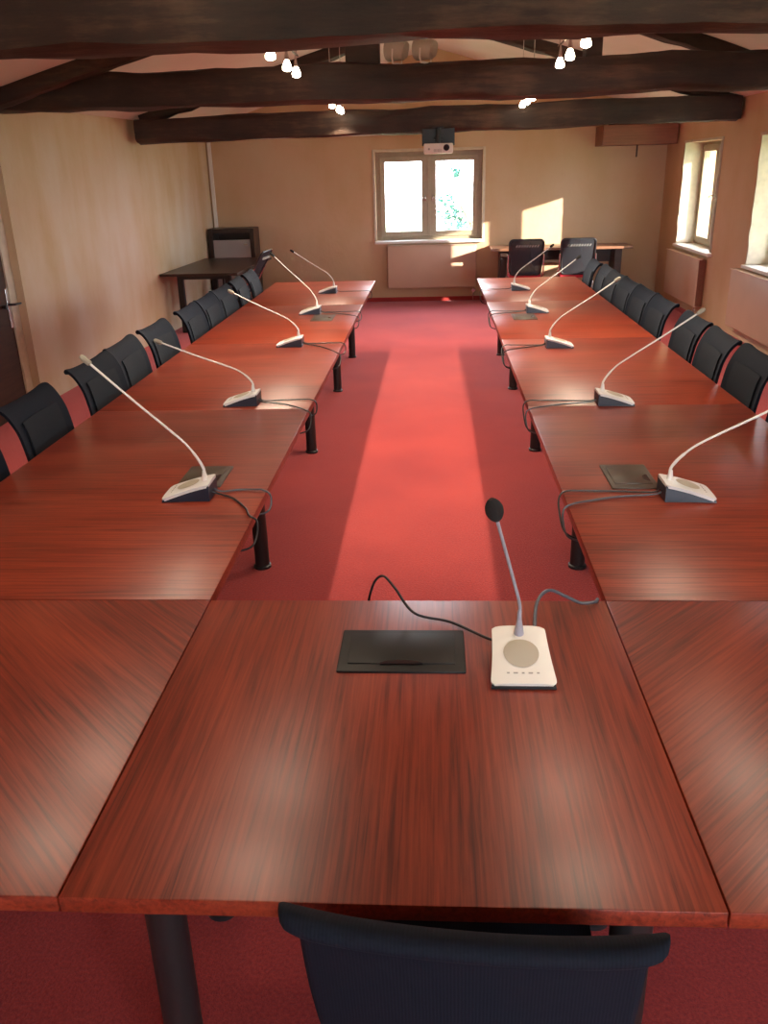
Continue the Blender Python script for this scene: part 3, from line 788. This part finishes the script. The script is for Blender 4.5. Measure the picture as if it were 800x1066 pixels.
# two small loudspeakers standing on the middle beam
def speaker(label, x, rz):
    t = thing('loudspeaker', label, 'loudspeaker', (x, 7.06, 2.565), rz, 'loudspeakers on the middle beam')
    m = MB(); m.tube([(0, -.07, .08), (0, -.055, .085), (0, .06, .095), (0, .075, .096)], [.058, .066, .078, .072], 22)
    bd = m.build('body', M['speaker_beige'], t)
    m = MB(); m.tube([(0, -.0705, .08), (0, -.073, .08)], [.05, .048], 20); m.build('grille', M['grille'], bd)
    m = MB(); m.tube(smooth_path([(.082, 0, .0), (.092, 0, .06), (.094, 0, .12), (.08, 0, .155), (.066, 0, .14)], 5), .006, 8)
    m.tube([(-.07, 0, 0.0), (.084, 0, 0.0)], .008, 8); m.tube([(-.078, 0, .09), (-.086, 0, .03), (-.07, 0, 0)], .006, 8)
    m.build('bracket', M['white_paint'], t)
speaker('small beige loudspeaker on the middle beam, left of the pair, beside the post', -.265, R(68))
speaker('small beige loudspeaker on the middle beam, right of the pair', -.055, R(62))

# ------------------------------------------------------------------ halogen spot rails
BULB_W = 90.
def rail(label, x, ys, z, w_):
    yc = sum(ys)/len(ys)
    t = thing('spotlight_rail', label, 'ceiling lamp', (x, yc, z), 0, 'halogen spotlight rails')
    MB().tube([(0, ys[0]-yc-.12, .13), (0, ys[-1]-yc+.12, .13)], .006, 8).build('rail', M['chrome'], t)
    for e in (ys[0]-yc-.05, ys[-1]-yc+.05):
        MB().tube([(0, e, .13), (0, e, roof(x)-z-.0)], .004, 6).build('hanging_rod', M['chrome'], t)
    for y in ys:
        l = y-yc
        m = MB(); m.tube([(0, l, .128), (0, l, .085), (0, l, .05)], [.005, .010, .017], 12)
        so = m.build('lamp_socket', M['chrome'], t)
        m = MB(); m.tube([(0, l, .052), (0, l, .035), (0, l, .010), (0, l, -.008), (0, l, -.015)], [.012, .020, .030, .028, .012], 16)
        m.build('lit_bulb', M['bulb'], so)
        ld = bpy.data.lights.new('halogen', 'SPOT'); ld.energy = w_; ld.color = (1, .85, .64); ld.shadow_soft_size = .03
        ld.spot_size = R(116); ld.spot_blend = .6
        lo = bpy.data.objects.new('halogen', ld); col.objects.link(lo); lo.parent = t; lo.location = (0, l, -.03)
    return t
rail('halogen spotlight rail on the left, between the nearest and middle beams', -.93, (5.45, 6.05, 6.45), 2.455, BULB_W)
rail('halogen spotlight rail hanging on the right between the nearest and middle beams', .85, (5.4, 6.0, 6.45), 2.455, BULB_W)
rail('halogen spotlight rail hanging on the left before the farthest beam', -.96, (8.9, 9.55, 9.8), 2.41, BULB_W*.8)
rail('halogen spotlight rail hanging on the right before the farthest beam', .92, (8.8, 9.3, 9.75), 2.41, BULB_W*.8)
rail('halogen spotlight rail above the left of the front table, just out of the photo', -.95, (2.0, 2.8, 3.6), 2.52, BULB_W*.3)
rail('halogen spotlight rail above the right of the front table, just out of the photo', .90, (2.0, 2.8, 3.6), 2.52, BULB_W*.3)

# ------------------------------------------------------------------ outside
tag(MB().box((0, 20, -3.1), (160, 160, .2)).build('ground', M['lawn'], smooth=False), 'grass outside the windows', 'ground', kind='structure')
t = thing('tree', 'leafy tree outside the far window, seen through its right pane', 'tree', (1.3, 22.5, -3.0))
m = MB(); m.tube(smooth_path([(0, 0, 0), (.1, 0, 1.5), (-.1, .1, 3.0), (-.6, .1, 4.0)], 5), [.16-.006*k for k in range(16)], 10); m.build('trunk', M['bark'], t)
m = MB()
tr = random.Random(11)
clus = [(-.95, 0, 3.95, .33), (-.75, .2, 3.65, .3), (-.5, 0, 3.3, .32), (-.3, .1, 3.0, .36), (-.05, 0, 2.6, .45), (.2, .3, 3.3, .14), (-.7, .2, 4.75, .2), (.05, 0, 4.95, .22), (.4, .2, 2.2, .6), (1.0, 0, 1.6, .7)]
for cx, cy, cz, rr in clus:
    for k in range(int(300*rr)):
        v = Vector((tr.gauss(0, 1), tr.gauss(0, 1), tr.gauss(0, 1))).normalized()*rr*tr.random()**.5
        p = Vector((cx, cy, cz))+v
        a = Vector((tr.gauss(0, 1), tr.gauss(0, 1), tr.gauss(0, 1))).normalized(); b = a.cross(Vector((tr.random(), tr.random(), tr.random()))).normalized()
        s_ = .05+.04*tr.random()
        q = [m.bm.verts.new(p+a*s_), m.bm.verts.new(p+b*s_*.5), m.bm.verts.new(p-a*s_), m.bm.verts.new(p-b*s_*.5)]
        m.bm.faces.new(q)
m.build('foliage', M['leaf'], t, smooth=False)

t = thing('tree', 'unseen dense tree added to block sun at the nearer right-wall window', 'tree', (6.7, 6.75, -3.0))  # out of view, added to keep direct sun out of this window
m = MB(); m.tube(smooth_path([(0, 0, 0), (.05, .05, 1.6), (0, 0, 3.2), (0, 0, 4.6)], 5), [.15-.005*k for k in range(16)], 10); m.build('trunk', M['bark'], t)
m = MB()
bmesh.ops.create_icosphere(m.bm, subdivisions=4, radius=1.)
for v in m.bm.verts:
    k = 1 + .22*noise.noise(v.co*2.3) + .12*noise.noise(v.co*6); v.co = Vector((v.co.x*.9*k, v.co.y*1.0*k, 4.85 + v.co.z*1.25*k))
for k in range(1500):
    v = Vector((tr.gauss(0, 1), tr.gauss(0, 1), tr.gauss(0, 1))).normalized()*(.95+.25*tr.random())
    p = Vector((v.x*.9, v.y*1.0, 4.85+v.z*1.25))
    a = Vector((tr.gauss(0, 1), tr.gauss(0, 1), tr.gauss(0, 1))).normalized(); b = a.cross(Vector((tr.random(), tr.random(), tr.random()))).normalized()
    s_ = .07+.05*tr.random()
    q = [m.bm.verts.new(p+a*s_), m.bm.verts.new(p+b*s_*.5), m.bm.verts.new(p-a*s_), m.bm.verts.new(p-b*s_*.5)]
    m.bm.faces.new(q)
m.build('foliage', M['leaf'], t, smooth=False)

# ------------------------------------------------------------------ daylight
wd = bpy.data.worlds.new('sky'); sc.world = wd; wd.use_nodes = True
nt = wd.node_tree; bg = nt.nodes['Background']
tcn = nt.nodes.new('ShaderNodeTexCoord'); sp = nt.nodes.new('ShaderNodeSeparateXYZ'); cr = nt.nodes.new('ShaderNodeValToRGB')
nt.links.new(tcn.outputs['Generated'], sp.inputs[0]); nt.links.new(sp.outputs['Z'], cr.inputs['Fac']); nt.links.new(cr.outputs['Color'], bg.inputs['Color'])
cr.color_ramp.elements[0].color = (.93, .96, 1, 1); cr.color_ramp.elements[1].color = (.55, .72, 1, 1)
bg.inputs['Strength'].default_value = 24.0
sd = bpy.data.lights.new('sun', 'SUN'); sd.energy = 16; sd.color = (1, .90, .74); sd.angle = R(.6)
so = bpy.data.objects.new('sun', sd); col.objects.link(so)
so.rotation_euler = Vector((-1, .70, -.285)).to_track_quat('-Z', 'Y').to_euler(); so.location = (12, 0, 8)
def portal(loc, rot, w_, h_):
    ld = bpy.data.lights.new('window_portal', 'AREA'); ld.shape = 'RECTANGLE'; ld.size = w_; ld.size_y = h_
    ld.cycles.is_portal = True
    o = bpy.data.objects.new('window_portal', ld); col.objects.link(o); o.location = loc; o.rotation_euler = rot
portal(((BX0+BX1)/2, YB+.35, (BZ0+BZ1)/2), (R(-90), 0, 0), BX1-BX0, BZ1-BZ0)
for a, b in RW: portal((XR+.36, (a+b)/2, (WZ0+WZ1)/2), (R(90), 0, R(90)), b-a, WZ1-WZ0)
portal(((FX0+FX1)/2, YF-.35, (FZ0+FZ1)/2), (R(90), 0, 0), FX1-FX0, FZ1-FZ0)

# ------------------------------------------------------------------ camera
f, pitch, yaw, roll = 884.03, .382881, .064424, .0284237
cp, sp_ = math.cos(pitch), math.sin(pitch); cy, sy = math.cos(yaw), math.sin(yaw)
fw = Vector((-sy*cp, cy*cp, -sp_)); r0 = Vector((cy, sy, 0)); u0 = r0.cross(fw)
c0, s0 = math.cos(roll), math.sin(roll)
rr = c0*r0 - s0*u0; uu = c0*u0 + s0*r0
cd = bpy.data.cameras.new('camera'); cam = bpy.data.objects.new('camera', cd); col.objects.link(cam)
mat = Matrix((rr, uu, -fw)).transposed().to_4x4(); mat.translation = (0, 0, 1.84)
cam.matrix_world = mat
cd.sensor_fit = 'HORIZONTAL'; cd.sensor_width = 36; cd.lens = f/800*36
cd.clip_start = .05; cd.clip_end = 300
sc.camera = cam

sc.view_settings.view_transform = 'Standard'; sc.view_settings.look = 'None'; sc.view_settings.gamma = 1
sc.view_settings.use_curve_mapping = False
sc.view_settings.exposure = 0.08
sc.cycles.use_denoising = True
sc.cycles.max_bounces = 10; sc.cycles.diffuse_bounces = 6; sc.cycles.glossy_bounces = 4; sc.cycles.transparent_max_bounces = 12
sc.cycles.sample_clamp_indirect = 6
